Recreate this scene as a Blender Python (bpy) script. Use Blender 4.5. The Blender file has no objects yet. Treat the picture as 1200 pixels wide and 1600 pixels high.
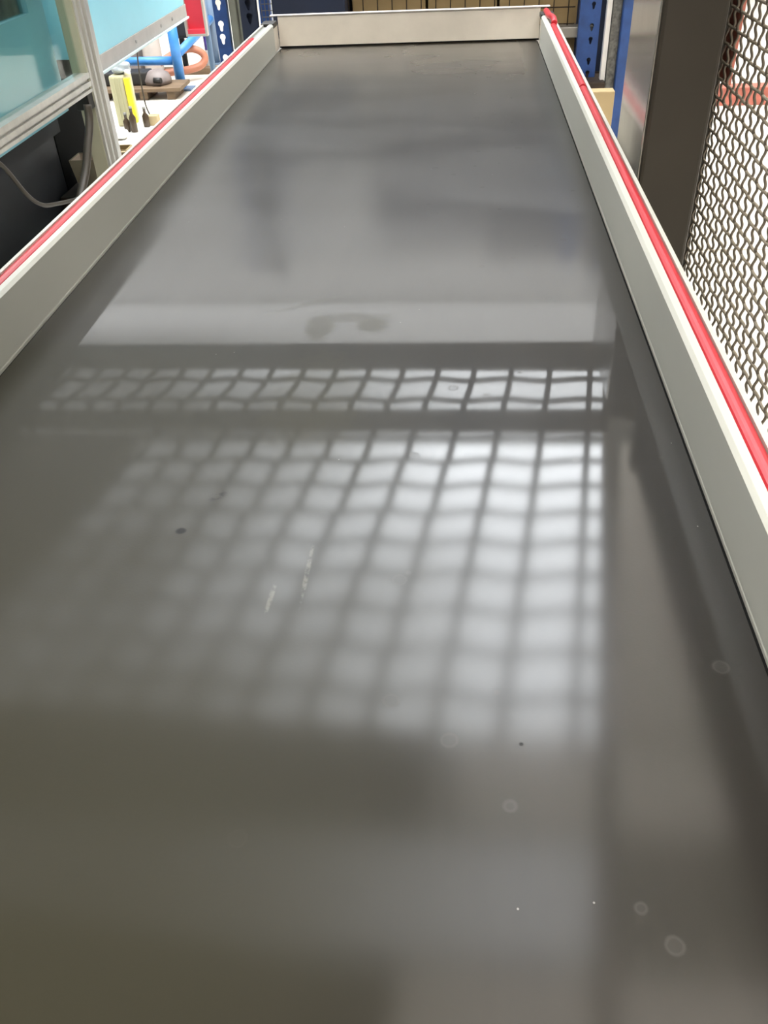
import bpy, bmesh, math, random
from mathutils import Vector, Matrix

random.seed(7)
SC = bpy.context.scene
COL = SC.collection

# ------------------------------------------------------------------ camera
cam_d = bpy.data.cameras.new('camera')
cam = bpy.data.objects.new('camera', cam_d)
COL.objects.link(cam)
SC.camera = cam
YAW, PITCH, ROLL, FPX = 0.10403, 0.66677, 0.05119, 1330.55
fwd = Vector((-math.sin(YAW) * math.cos(PITCH), math.cos(YAW) * math.cos(PITCH), -math.sin(PITCH)))
r0 = Vector((math.cos(YAW), math.sin(YAW), 0))
d0 = fwd.cross(r0)
right = r0 * math.cos(ROLL) + d0 * math.sin(ROLL)
down = r0 * -math.sin(ROLL) + d0 * math.cos(ROLL)
mw = Matrix((right, -down, -fwd)).transposed().to_4x4()
mw.translation = Vector((0.16271, 0.0, 1.40))
cam.matrix_world = mw
cam_d.sensor_fit = 'HORIZONTAL'
cam_d.sensor_width = 36.0
cam_d.lens = FPX * 36.0 / 1200.0
cam_d.clip_start = 0.01

# ------------------------------------------------------------------ world, exposure
world = bpy.data.worlds.new('hall_ambient')
SC.world = world
world.use_nodes = True
bgn = world.node_tree.nodes['Background']
bgn.inputs[0].default_value = (0.86, 0.9, 1.0, 1)
bgn.inputs[1].default_value = 0.25
SC.view_settings.view_transform = 'Standard'
SC.view_settings.look = 'None'
SC.view_settings.exposure = 0.0
SC.view_settings.gamma = 1.0
SC.view_settings.use_curve_mapping = False
# luminous ceiling panels: left and right end of the near edge, the same of the far edge, near and far y, strength, tint
CEIL = 5.0
COOL, NEUT, WARM = (0.92, 0.96, 1.0), (0.95, 0.97, 0.99), (1.0, 0.95, 0.87)
PANELS = [  # unseen dim panels added and graded in strength to shape the belt's mirror image
    (-3.40, 1.10, -2.90, 1.64, 3.45, 6.8, 13.0, COOL, 'brightest ceiling light panel above the middle of the conveyor'),
    (1.18, 2.0, 1.72, 2.6, 3.45, 6.8, 1.1, WARM, 'added narrow dim glow panel right of the brightest one'),
    (-4.2, 1.64, -4.2, 1.92, 6.95, 8.4, 5.4, COOL, 'ceiling light panel graded for the reflection, next beyond the brightest one'),
    (-8.4, 2.4, -8.4, 2.5, 8.6, 10.0, 1.55, NEUT, 'wide dim ceiling panel graded for the reflection, first of the four beyond the blue rack'),
    (-8.4, 2.5, -8.4, 2.6, 10.06, 11.6, 0.9, NEUT, 'wide dim ceiling panel graded for the reflection, second of the four beyond the blue rack'),
    (-8.4, 2.6, -8.4, 2.7, 11.66, 13.2, 0.45, NEUT, 'wide dim ceiling panel graded for the reflection, third of the four beyond the blue rack'),
    (-8.4, 2.7, -8.4, 2.8, 13.26, 15.5, 0.25, NEUT, 'dimmest ceiling panel graded for the reflection, near the far wall'),
    (-3.2, 1.0, -3.2, 1.0, 2.05, 2.7, 3.0, COOL, 'added small dim cool glow panel above the near half of the conveyor'),
    (-3.2, 2.0, -3.2, 2.0, 0.1, 1.98, 1.8, WARM, 'added dim glow panel right above the viewer'),
    (0.2, 2.0, 0.2, 2.0, 2.77, 3.38, 1.4, WARM, 'added smallest glow panel before the brightest one'),
    (-6.5, -4.4, -6.5, -4.4, 2.0, 8.0, 6.0, WARM, 'ceiling light panel above the light blue machine'),
    (3.2, 6.2, 3.2, 6.2, 1.5, 8.5, 5.0, WARM, 'ceiling light panel above the floor right of the mesh fence'),
    (-2.6, 2.6, -2.6, 2.6, -5.0, -1.0, 12.0, WARM, 'added unseen fill light panel behind the near end of the conveyor'),  # put behind the camera to brighten the end plate
]


# ------------------------------------------------------------------ materials
def mat(name, color, rough=0.5, metal=0.0, spec=0.5, noise=0.0, scale=8.0, bump=0.0, coat=0.0, coat_rough=0.1,
        alpha=None, trans=0.0, stretch=None, color2=None):
    m = bpy.data.materials.new(name)
    m.use_nodes = True
    nt = m.node_tree
    b = nt.nodes['Principled BSDF']
    b.inputs['Base Color'].default_value = (*color, 1)
    b.inputs['Roughness'].default_value = rough
    b.inputs['Metallic'].default_value = metal
    b.inputs['Specular IOR Level'].default_value = spec
    b.inputs['Coat Weight'].default_value = coat
    b.inputs['Coat Roughness'].default_value = coat_rough
    b.inputs['Transmission Weight'].default_value = trans
    if noise > 0 or bump > 0:
        tc = nt.nodes.new('ShaderNodeTexCoord')
        mp = nt.nodes.new('ShaderNodeMapping')
        if stretch:
            mp.inputs['Scale'].default_value = stretch
        n = nt.nodes.new('ShaderNodeTexNoise')
        n.inputs['Scale'].default_value = scale
        n.inputs['Detail'].default_value = 5
        nt.links.new(tc.outputs['Object'], mp.inputs['Vector'])
        nt.links.new(mp.outputs['Vector'], n.inputs['Vector'])
        if noise > 0:
            mx = nt.nodes.new('ShaderNodeMix')
            mx.data_type = 'RGBA'
            c2 = color2 if color2 else tuple(c * (1 - noise) for c in color)
            c1 = color if color2 else tuple(min(1, c * (1 + noise * .5)) for c in color)
            mx.inputs[6].default_value = (*c1, 1)
            mx.inputs[7].default_value = (*c2, 1)
            rp = nt.nodes.new('ShaderNodeMapRange')
            rp.inputs[1].default_value = 0.3
            rp.inputs[2].default_value = 0.7
            nt.links.new(n.outputs['Fac'], rp.inputs[0])
            nt.links.new(rp.outputs[0], mx.inputs[0])
            nt.links.new(mx.outputs[2], b.inputs['Base Color'])
        if bump > 0:
            bp = nt.nodes.new('ShaderNodeBump')
            bp.inputs['Strength'].default_value = bump
            bp.inputs['Distance'].default_value = 0.002
            nt.links.new(n.outputs['Fac'], bp.inputs['Height'])
            nt.links.new(bp.outputs[0], b.inputs['Normal'])
    return m


def emit(name, color, strength):
    m = bpy.data.materials.new(name)
    m.use_nodes = True
    b = m.node_tree.nodes['Principled BSDF']
    b.inputs['Base Color'].default_value = (*color, 1)
    b.inputs['Emission Color'].default_value = (*color, 1)
    b.inputs['Emission Strength'].default_value = strength
    return m


def belt_material():
    m = bpy.data.materials.new('black_belt')
    m.use_nodes = True
    nt = m.node_tree
    L = nt.links.new
    N = nt.nodes.new
    b = nt.nodes['Principled BSDF']
    tc = N('ShaderNodeTexCoord')
    sep = N('ShaderNodeSeparateXYZ')
    L(tc.outputs['Object'], sep.inputs[0])

    def math_(op, a, c=None, clamp=False):
        n = N('ShaderNodeMath')
        n.operation = op
        n.use_clamp = clamp
        for i, v in enumerate((a, c)):
            if v is None:
                continue
            if isinstance(v, (int, float)):
                n.inputs[i].default_value = v
            else:
                L(v, n.inputs[i])
        return n.outputs[0]

    def noise(scale, detail=4, stretch=(1, 1, 1), rough=0.5):
        mp = N('ShaderNodeMapping')
        mp.inputs['Scale'].default_value = stretch
        L(tc.outputs['Object'], mp.inputs['Vector'])
        n = N('ShaderNodeTexNoise')
        n.inputs['Scale'].default_value = scale
        n.inputs['Detail'].default_value = detail
        n.inputs['Roughness'].default_value = rough
        L(mp.outputs[0], n.inputs['Vector'])
        return n.outputs['Fac']

    def ramp(v, a, c, lo=0.0, hi=1.0):
        n = N('ShaderNodeMapRange')
        n.interpolation_type = 'SMOOTHSTEP'
        n.inputs[1].default_value = a
        n.inputs[2].default_value = c
        n.inputs[3].default_value = lo
        n.inputs[4].default_value = hi
        L(v, n.inputs[0])
        return n.outputs[0]

    X, Y = sep.outputs[0], sep.outputs[1]
    big = noise(1.6, 3)
    # olive dust film along the left side, shaped also to fade the mirrored mesh
    xs = math_('ADD', X, math_('MULTIPLY', math_('SUBTRACT', big, 0.5), 0.5))
    dust = ramp(xs, 0.22, -0.15)
    smear = ramp(noise(2.2, 5, (1.0, 2.6, 1)), 0.35, 0.75)
    dust = math_('MULTIPLY', dust, ramp(Y, 1.06, 0.92, 0.10, 1.0))
    dustv = math_('MULTIPLY', dust, math_('ADD', 0.95, math_('MULTIPLY', smear, 0.05)), True)
    # dried drops: thin rings, only in patches
    vo = N('ShaderNodeTexVoronoi')
    vo.inputs['Scale'].default_value = 24
    vo.inputs['Randomness'].default_value = 1.0
    L(tc.outputs['Object'], vo.inputs['Vector'])
    dd = vo.outputs['Distance']
    rnd = N('ShaderNodeSeparateColor')
    L(vo.outputs['Color'], rnd.inputs[0])
    rad = math_('MULTIPLY', ramp(rnd.outputs[1], 0.0, 1.0, 0.6, 1.2), 0.125)
    wob = math_('ADD', dd, math_('MULTIPLY', math_('SUBTRACT', noise(90, 2), 0.5), 0.05))
    ringd = math_('ABSOLUTE', math_('SUBTRACT', wob, rad))
    ring = ramp(ringd, 0.035, 0.008)
    disc = ramp(math_('SUBTRACT', wob, rad), 0.02, -0.02)
    keep = math_('MULTIPLY', math_('GREATER_THAN', rnd.outputs[0], 0.60), ramp(X, -0.05, 0.2))
    ring = math_('MULTIPLY', math_('ADD', math_('MULTIPLY', ring, 0.7), math_('MULTIPLY', disc, 0.4)), keep)
    # tiny pale crumbs
    v2 = N('ShaderNodeTexVoronoi')
    v2.inputs['Scale'].default_value = 44
    L(tc.outputs['Object'], v2.inputs['Vector'])
    r2 = N('ShaderNodeSeparateColor')
    L(v2.outputs['Color'], r2.inputs[0])
    crumb = math_('MULTIPLY', math_('LESS_THAN', v2.outputs['Distance'], 0.032), math_('GREATER_THAN', r2.outputs[0], 0.86))
    # scuffs, a painted reflection and dark specks with their own outlines
    edge_n = noise(55, 4)

    def spot(cx, cy, rx, ry, ang=0.0, soft=0.35):
        dx, dy = math_('SUBTRACT', X, cx), math_('SUBTRACT', Y, cy)
        ca, sa = math.cos(ang), math.sin(ang)
        u = math_('DIVIDE', math_('ADD', math_('MULTIPLY', dx, ca), math_('MULTIPLY', dy, sa)), rx)
        v = math_('DIVIDE', math_('SUBTRACT', math_('MULTIPLY', dy, ca), math_('MULTIPLY', dx, sa)), ry)
        d = math_('SQRT', math_('ADD', math_('MULTIPLY', u, u), math_('MULTIPLY', v, v)))
        d = math_('ADD', d, math_('MULTIPLY', math_('SUBTRACT', edge_n, 0.5), 1.1))
        return ramp(d, 1.0 + soft, 1.0 - soft)

    scuff = math_('MAXIMUM', spot(0.0355, 0.546, 0.0022, 0.036, 0.0), spot(0.009, 0.514, 0.0020, 0.017, -0.05))
    scuff = math_('MULTIPLY', scuff, ramp(noise(160, 2), 0.35, 0.6))
    painted_refl = math_('MAXIMUM', math_('MAXIMUM', spot(-0.016, 1.024, 0.018, 0.038), spot(0.052, 1.03, 0.020, 0.024)), math_('MULTIPLY', spot(0.02, 1.05, 0.05, 0.014), 0.7))  # dark mirror image of a bracket painted into colour and coat
    painted_refl = math_('MAXIMUM', painted_refl, math_('MULTIPLY', spot(-0.05, 1.09, 0.06, 0.006, 0.55), 0.35))
    painted_refl = math_('MAXIMUM', painted_refl, math_('MULTIPLY', spot(0.0, 0.84, 0.05, 0.10), 0.6))
    speck = math_('MAXIMUM', math_('MAXIMUM', spot(-0.092, 0.599, 0.0045, 0.004), math_('MULTIPLY', spot(-0.074, 0.655, 0.013, 0.009, 0.4), ramp(edge_n, 0.5, 0.6))), spot(0.212, 0.372, 0.0014, 0.0014))
    # streaky polish along the belt
    st = ramp(noise(3.0, 6, (5, 0.8, 1)), 0.35, 0.7)

    def mix(f, c1, c2):
        n = N('ShaderNodeMix')
        n.data_type = 'RGBA'
        if isinstance(f, (int, float)):
            n.inputs[0].default_value = f
        else:
            L(f, n.inputs[0])
        for i, c in ((6, c1), (7, c2)):
            if isinstance(c, tuple):
                n.inputs[i].default_value = (*c, 1)
            else:
                L(c, n.inputs[i])
        return n.outputs[2]

    c = mix(st, (0.011, 0.0092, 0.0068), (0.015, 0.0128, 0.0098))
    c = mix(dustv, c, (0.029, 0.0268, 0.0165))
    c = mix(math_('MULTIPLY', ring, 0.035), c, (0.30, 0.28, 0.25))
    c = mix(math_('MULTIPLY', crumb, 0.3), c, (0.5, 0.48, 0.44))
    c = mix(math_('MULTIPLY', scuff, 0.12), c, (0.62, 0.60, 0.50))
    c = mix(math_('MULTIPLY', painted_refl, 0.5), c, (0.040, 0.036, 0.018))
    c = mix(speck, c, (0.008, 0.007, 0.006))
    L(c, b.inputs['Base Color'])
    b.inputs['Specular IOR Level'].default_value = 0.16
    L(math_('ADD', math_('ADD', 0.40, math_('MULTIPLY', dustv, 0.1)), math_('MULTIPLY', ring, 0.1)), b.inputs['Roughness'])
    # polished sheen, worn duller towards the near end and under the dust
    cw_ = math_('SUBTRACT', 1.0, math_('MULTIPLY', dustv, 0.94), True)
    cw_ = math_('MULTIPLY', cw_, ramp(X, 0.33, 0.39, 1.0, 0.4))  # coat cut at the right edge to weaken the rail's mirror image
    L(math_('MULTIPLY', cw_, math_('SUBTRACT', 1.0, math_('MAXIMUM', math_('MULTIPLY', painted_refl, 0.45), math_('MULTIPLY', speck, 0.8)))), b.inputs['Coat Weight'])
    wear = ramp(Y, 0.95, 0.36, 0.030, 0.125)
    far = math_('MULTIPLY', ramp(Y, 0.99, 1.5, 0.0, 0.24), math_('ADD', 0.62, math_('MULTIPLY', smear, 0.45)))
    crough = math_('ADD', math_('ADD', wear, far), math_('ADD', math_('MULTIPLY', ring, 0.10), math_('MULTIPLY', st, 0.012)))
    L(math_('MINIMUM', crough, 0.255), b.inputs['Coat Roughness'])
    L(math_('MULTIPLY', dustv, 0.07), b.inputs['Sheen Weight'])
    b.inputs['Sheen Roughness'].default_value = 0.4
    b.inputs['Sheen Tint'].default_value = (1.0, 0.97, 0.82, 1)
    bp = N('ShaderNodeBump')
    L(ramp(Y, 0.95, 0.5, 0.0, 0.06), bp.inputs['Strength'])
    bp.inputs['Distance'].default_value = 0.001
    L(noise(420, 2), bp.inputs['Height'])
    L(bp.outputs[0], b.inputs['Normal'])
    return m


M = {
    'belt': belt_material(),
    'alu': mat('anodised_aluminium', (0.54, 0.545, 0.495), 0.45, 0.15, noise=0.07, scale=6, stretch=(1, .3, 1)),
    'alu_bright': mat('bare_aluminium', (0.66, 0.65, 0.62), 0.3, 0.6, noise=0.1, scale=30, stretch=(1, 1, .1)),
    'slot': mat('dark_slot', (0.28, 0.28, 0.27), 0.5, 0.4),
    'red': mat('red_plastic', (0.50, 0.022, 0.034), 0.38, noise=0.06, scale=12),
    'redtray': mat('red_tray', (0.85, 0.05, 0.08), 0.5, noise=0.05),
    'black': mat('black_plastic', (0.012, 0.011, 0.010), 0.5, noise=0.2),
    'gap': mat('matte_black', (0.006, 0.006, 0.006), 0.9, 0, 0.1),
    'plate': mat('cream_painted_steel', (0.84, 0.78, 0.69), 0.42, 0.0, noise=0.10, scale=9),
    'plate_lip': mat('pale_painted_lip', (0.78, 0.74, 0.74), 0.35),
    'steel': mat('grey_steel', (0.30, 0.29, 0.27), 0.45, 0.6, noise=0.12, scale=14),
    'wire': mat('crimped_steel_wire', (0.17, 0.145, 0.115), 0.45, 0.5, noise=0.2, scale=60),
    'wire_pale': mat('dusty_steel_wire', (0.25, 0.215, 0.165), 0.55, 0.2, noise=0.15, scale=60),
    'guardwire': mat('dark_guard_wire', (0.10, 0.09, 0.08), 0.5, 0.3),
    'guard': mat('grey_guard_steel', (0.62, 0.60, 0.55), 0.5, 0.1, noise=0.06),
    'guarddark': mat('dark_guard_sheet', (0.05, 0.048, 0.042), 0.8, 0, 0.2, noise=0.1),
    'guardbar': mat('brown_grey_guard_bar', (0.13, 0.115, 0.085), 0.6, 0.0, noise=0.1),
    'cabinet': mat('dark_brown_painted_steel', (0.032, 0.027, 0.020), 0.4, noise=0.12, scale=7),
    'brushed': mat('brushed_stainless', (0.42, 0.41, 0.40), 0.16, 0.95, noise=0.12, scale=40, stretch=(1, 1, .03)),
    'redpaint': mat('red_brown_paint', (0.48, 0.15, 0.11), 0.55, noise=0.2, scale=30),
    'slab': mat('pale_concrete', (0.76, 0.72, 0.645), 0.5, noise=0.06, scale=3.5, bump=0.05),
    'joint': mat('slab_joint_filler', (0.5, 0.45, 0.40), 0.9),
    'wall': mat('grey_hall_wall', (0.13, 0.13, 0.13), 0.8, noise=0.08, scale=1.5),
    'ceiling': mat('white_ceiling', (0.55, 0.55, 0.53), 0.85, noise=0.04, scale=2),
    'blue': mat('rack_blue_paint', (0.022, 0.075, 0.27), 0.42, noise=0.25, scale=25),
    'navy': mat('navy_blue_paint', (0.008, 0.016, 0.045), 0.5, noise=0.15, scale=10),
    'galv': mat('galvanised_steel', (0.17, 0.17, 0.16), 0.45, 0.4, noise=0.55, scale=70),
    'grey_strip': mat('grey_green_steel', (0.26, 0.27, 0.23), 0.5, 0.1, noise=0.1, scale=20),
    'carton': mat('brown_cardboard', (0.33, 0.235, 0.115), 0.8, noise=0.12, scale=12),
    'carton_pale': mat('tan_cardboard', (0.50, 0.38, 0.21), 0.75, noise=0.06, scale=10),
    'darkwood': mat('dark_brown_timber', (0.03, 0.017, 0.009), 0.6, noise=0.35, scale=30, stretch=(1, 6, 1)),
    'wood': mat('worn_brown_board', (0.16, 0.105, 0.06), 0.7, noise=0.35, scale=18, stretch=(.3, 3, 3)),
    'cyan': mat('light_blue_paint', (0.27, 0.65, 0.78), 0.38, noise=0.05, scale=4),
    'cyan_door': mat('blue_door_paint', (0.25, 0.56, 0.68), 0.38, noise=0.06, scale=4),
    'channel': mat('grey_machine_sill', (0.42, 0.39, 0.37), 0.45, 0.25, noise=0.08, scale=20),
    'lipblue': mat('pale_blue_edge', (0.60, 0.76, 0.78), 0.4),
    'plinth': mat('dark_slate_panel', (0.022, 0.023, 0.028), 0.6, 0, 0.25, noise=0.2, scale=5),
    'beige': mat('beige_post_paint', (0.44, 0.43, 0.32), 0.5, noise=0.06, scale=8),
    'tube': mat('sky_blue_tube', (0.05, 0.22, 0.56), 0.35, noise=0.12, scale=20),
    'tubegrey': mat('grey_blue_tube', (0.13, 0.19, 0.28), 0.4),
    'hose': mat('salmon_rubber_hose', (0.40, 0.15, 0.085), 0.5, noise=0.12, scale=25),
    'tank': mat('warm_grey_plastic', (0.47, 0.41, 0.36), 0.4, noise=0.08, scale=10),
    'pump': mat('dull_mauve_grey_casting', (0.20, 0.165, 0.155), 0.5, noise=0.2, scale=15),
    'rag': mat('blue_grey_cloth', (0.40, 0.44, 0.46), 0.9, noise=0.3, scale=30),
    'canister': mat('cloudy_yellow_plastic', (0.50, 0.47, 0.29), 0.35, noise=0.08, scale=8),
    'yellow': mat('bright_yellow_plastic', (0.85, 0.66, 0.03), 0.35),
    'white': mat('white_plastic', (0.80, 0.79, 0.78), 0.4),
    'bin': mat('grey_beige_card', (0.30, 0.255, 0.175), 0.75, noise=0.08, scale=12),
    'bin_in': mat('pinkish_card_inside', (0.62, 0.47, 0.37), 0.8),
    'cable': mat('dark_brown_cable', (0.045, 0.037, 0.028), 0.45),
    'bottle': mat('dark_brown_bottle', (0.06, 0.04, 0.025), 0.25),
    'purple': mat('violet_tape', (0.10, 0.06, 0.35), 0.5),
    'dim': mat('dark_machine_inside', (0.10, 0.085, 0.07), 0.7, noise=0.6, scale=18, color2=(0.36, 0.30, 0.25)),
}


def glass_mat():
    m = bpy.data.materials.new('tinted_acrylic')
    m.use_nodes = True
    nt = m.node_tree
    nt.nodes.remove(nt.nodes['Principled BSDF'])
    out = nt.nodes['Material Output']
    t = nt.nodes.new('ShaderNodeBsdfTransparent')
    t.inputs[0].default_value = (0.84, 0.90, 0.88, 1)
    g = nt.nodes.new('ShaderNodeBsdfGlossy')
    g.inputs['Roughness'].default_value = 0.05
    lw = nt.nodes.new('ShaderNodeLayerWeight')
    pw = nt.nodes.new('ShaderNodeMath')
    pw.operation = 'POWER'
    pw.inputs[1].default_value = 4.0
    nt.links.new(lw.outputs['Facing'], pw.inputs[0])
    fr = nt.nodes.new('ShaderNodeMapRange')
    fr.inputs[3].default_value = 0.035
    fr.inputs[4].default_value = 0.55
    nt.links.new(pw.outputs[0], fr.inputs[0])
    mx = nt.nodes.new('ShaderNodeMixShader')
    nt.links.new(fr.outputs[0], mx.inputs[0])
    nt.links.new(t.outputs[0], mx.inputs[1])
    nt.links.new(g.outputs[0], mx.inputs[2])
    nt.links.new(mx.outputs[0], out.inputs[0])
    return m


M['acrylic'] = glass_mat()


# ------------------------------------------------------------------ mesh helpers
class MB:
    def __init__(self):
        self.bm = bmesh.new()

    def box(self, x0, x1, y0, y1, z0, z1, bev=0.0):
        bm = self.bm
        vs = [bm.verts.new((x, y, z)) for x in (x0, x1) for y in (y0, y1) for z in (z0, z1)]
        fs = [(0, 1, 3, 2), (4, 6, 7, 5), (0, 4, 5, 1), (2, 3, 7, 6), (0, 2, 6, 4), (1, 5, 7, 3)]
        faces = [bm.faces.new([vs[i] for i in f]) for f in fs]
        if bev > 0:
            edges = list({e for f in faces for e in f.edges})
            bmesh.ops.bevel(bm, geom=edges, offset=bev, segments=2, profile=0.5, affect='EDGES')
        return self

    def prism(self, pts, a0, a1, axis='y'):
        """extrude a polygon: axis y -> pts are (x,z); axis z -> (x,y); axis x -> (y,z)"""
        def P(p, a):
            return {'y': (p[0], a, p[1]), 'z': (p[0], p[1], a), 'x': (a, p[0], p[1])}[axis]
        bm = self.bm
        A = [bm.verts.new(P(p, a0)) for p in pts]
        B = [bm.verts.new(P(p, a1)) for p in pts]
        n = len(pts)
        for i in range(n):
            bm.faces.new((A[i], A[(i + 1) % n], B[(i + 1) % n], B[i]))
        bm.faces.new(A)
        bm.faces.new(B[::-1])
        return self

    def tube(self, pts, r, sides=10, closed=False):
        bm = self.bm
        pts = [Vector(p) for p in pts]
        n = len(pts)
        rings = []
        up = None
        for i, p in enumerate(pts):
            if closed:
                t = pts[(i + 1) % n] - pts[i - 1]
            else:
                t = pts[min(i + 1, n - 1)] - pts[max(i - 1, 0)]
            t.normalize()
            if up is None:
                up = Vector((0, 0, 1)) if abs(t.z) < .9 else Vector((1, 0, 0))
            a = (up - t * up.dot(t)).normalized()
            up = a
            b = t.cross(a)
            rr = r[i] if isinstance(r, (list, tuple)) else r
            rings.append([bm.verts.new(p + (a * math.cos(k * 2 * math.pi / sides) + b * math.sin(k * 2 * math.pi / sides)) * rr)
                          for k in range(sides)])
        m = n if closed else n - 1
        for i in range(m):
            A, B = rings[i], rings[(i + 1) % n]
            for k in range(sides):
                f = bm.faces.new((A[k], A[(k + 1) % sides], B[(k + 1) % sides], B[k]))
                f.smooth = True
        if not closed:
            bm.faces.new(rings[0][::-1])
            bm.faces.new(rings[-1])
        return self

    def lathe(self, prof, seg=24, cx=0, cy=0, cz=0):
        bm = self.bm
        rings = []
        for r, z in prof:
            rings.append([bm.verts.new((cx + max(r, 1e-4) * math.cos(k * 2 * math.pi / seg), cy + max(r, 1e-4) * math.sin(k * 2 * math.pi / seg), cz + z))
                          for k in range(seg)])
        for A, B in zip(rings, rings[1:]):
            for k in range(seg):
                f = bm.faces.new((A[k], A[(k + 1) % seg], B[(k + 1) % seg], B[k]))
                f.smooth = True
        bm.faces.new(rings[0][::-1])
        bm.faces.new(rings[-1])
        return self

    def mesh(self, name, material):
        bm = self.bm
        bmesh.ops.recalc_face_normals(bm, faces=bm.faces)
        me = bpy.data.meshes.new(name)
        bm.to_mesh(me)
        bm.free()
        me.materials.append(material)
        return me

    def build(self, name, material, parent=None, label=None):
        return place(name, self.mesh(name, material), parent, label)


def place(name, me, parent=None, label=None):
    o = bpy.data.objects.new(name, me)
    COL.objects.link(o)
    if parent:
        o.parent = parent
        if parent.type == 'EMPTY' or True:
            base = parent
            off = Vector((0, 0, 0))
            while base:
                off += base.location
                base = base.parent
            o.location = -off            # meshes are written in world coordinates
    if label:
        o['label'] = label
    return o


def thing(name, label, cat, loc=(0, 0, 0), group=None):
    o = bpy.data.objects.new(name, None)
    o.empty_display_size = 0.1
    COL.objects.link(o)
    o.location = loc
    o['label'] = label
    o['category'] = cat
    if group:
        o['group'] = group
    return o


def tag(o, label, cat, group=None):
    o['label'] = label
    o['category'] = cat
    if group:
        o['group'] = group
    return o


def struct(o):
    o['kind'] = 'structure'
    return o


def smooth_path(pts, n=8):
    """Catmull-Rom through points"""
    P = [Vector(p) for p in pts]
    P = [P[0] * 2 - P[1]] + P + [P[-1] * 2 - P[-2]]
    out = []
    for i in range(1, len(P) - 2):
        for k in range(n):
            t = k / n
            a, b, c, d = P[i - 1:i + 3]
            out.append(0.5 * ((2 * b) + (c - a) * t + (2 * a - 5 * b + 4 * c - d) * t * t + (3 * b - a - 3 * c + d) * t ** 3))
    out.append(P[-2])
    return out


def wave_mesh(name, length, pitch, amp, r, phase, material, sides=5, per=8, axis_wave=(0, 0, 1)):
    """a crimped wire along +X from 0 to length"""
    n = max(2, int(length / pitch * per))
    pts = []
    for i in range(n + 1):
        x = length * i / n
        w = amp * math.cos(math.pi * x / pitch + phase)
        pts.append(Vector((x, 0, 0)) + Vector(axis_wave) * w)
    mb = MB()
    mb.tube(pts, r, sides)
    return mb.mesh(name, material)


# ------------------------------------------------------------------ setting
HX0, HX1, HY0, HY1 = -9.0, 9.0, -6.0, 17.0
sub = struct(MB().box(HX0, HX1, HY0, HY1, -0.12, -0.02).build('floor', M['joint']))
SL = 2.09
slab_me = MB().box(0, SL - 0.012, 0, SL - 0.012, -0.03, 0.0, 0.003).mesh('slab', M['slab'])
for i in range(9):
    for j in range(11):
        s = bpy.data.objects.new('slab', slab_me)
        COL.objects.link(s)
        s.parent = sub
        s.location = (-9.0 + .1 + i * (SL - 0.1), -6.0 + 1.212 + (j - 0.5) * SL, 0)
        s.location.x = -9.4 + i * SL
        s.location.y = 3.576 + (j - 4) * SL
struct(MB().box(HX0, HX1, HY0, HY1, CEIL, CEIL + .1).build('ceiling', M['ceiling']))
struct(MB().box(HX0 - .1, HX0, HY0, HY1, -.12, CEIL).build('wall_left', M['wall']))
struct(MB().box(HX1, HX1 + .1, HY0, HY1, -.12, CEIL).build('wall_right', M['wall']))
struct(MB().box(HX0, HX1, HY1, HY1 + .1, -.12, CEIL).build('wall_far', M['wall']))
struct(MB().box(HX0, HX1, HY0 - .1, HY0, -.12, CEIL).build('wall_near', M['wall']))
for i, (xa, xb, xc, xd, y0, y1, st, lc, lab) in enumerate(PANELS):
    t = thing('ceiling_light', lab, 'ceiling light', ((xa + xd) / 2, (y0 + y1) / 2, CEIL - .06))
    MB().prism([(xa, y0), (xb, y0), (xd, y1), (xc, y1)], CEIL - .05, CEIL - .03, 'z').build('diffuser', emit('lit_diffuser_%d' % i, lc, st), t)
    f = MB()
    w = .025
    f.prism([(xa - w, y0 - w), (xb + w, y0 - w), (xb + w, y0), (xa - w, y0)], CEIL - .06, CEIL, 'z')
    f.prism([(xc - w, y1), (xd + w, y1), (xd + w, y1 + w), (xc - w, y1 + w)], CEIL - .06, CEIL, 'z')
    f.prism([(xa - w, y0), (xa, y0), (xc, y1), (xc - w, y1)], CEIL - .06, CEIL, 'z')
    f.prism([(xb, y0), (xb + w, y0), (xd + w, y1), (xd, y1)], CEIL - .06, CEIL, 'z')
    f.build('light_frame', M['alu'], t)

# ------------------------------------------------------------------ conveyor
BT = 0.90
Y0, YE = -0.70, 2.987
conv = thing('belt_conveyor', 'long flat conveyor with black glossy belt, grey side rails and red strips, filling the picture', 'conveyor', (0, 1.1, 0))
# belt loop
bp = []
R_ = 0.04
for k in range(13):
    a = math.pi / 2 + math.pi * k / 12
    bp.append((Y0 + R_ * math.cos(a), BT - R_ + R_ * math.sin(a)))
for k in range(13):
    a = -math.pi / 2 + math.pi * k / 12
    bp.append((YE + 0.045 + R_ * math.cos(a), BT - R_ + R_ * math.sin(a)))
# outer loop with thickness: build as a strip of quads inside and outside
b = MB()
bm = b.bm
ins = []
cy_near, cy_far = Y0, YE + 0.045
for (y, z) in bp:
    cy = cy_near if y <= cy_near + 1e-6 else cy_far
    k = (R_ - 0.003) / R_
    ins.append((cy + (y - cy) * k, BT - R_ + (z - BT + R_) * k))
n = len(bp)
W = 0.3975
vo = [[bm.verts.new((sx, y, z)) for (y, z) in bp] for sx in (-W, W)]
vi = [[bm.verts.new((sx, y, z)) for (y, z) in ins] for sx in (-W, W)]
for i in range(n):
    j = (i + 1) % n
    bm.faces.new((vo[0][i], vo[0][j], vo[1][j], vo[1][i]))
    bm.faces.new((vi[0][i], vi[1][i], vi[1][j], vi[0][j]))
    for s in (0, 1):
        bm.faces.new((vo[s][i], vo[s][j], vi[s][j], vi[s][i]))
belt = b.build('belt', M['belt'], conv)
bed = MB().box(-0.44, 0.44, Y0 + .03, YE - .09, BT - .0365, BT - .0045)
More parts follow.
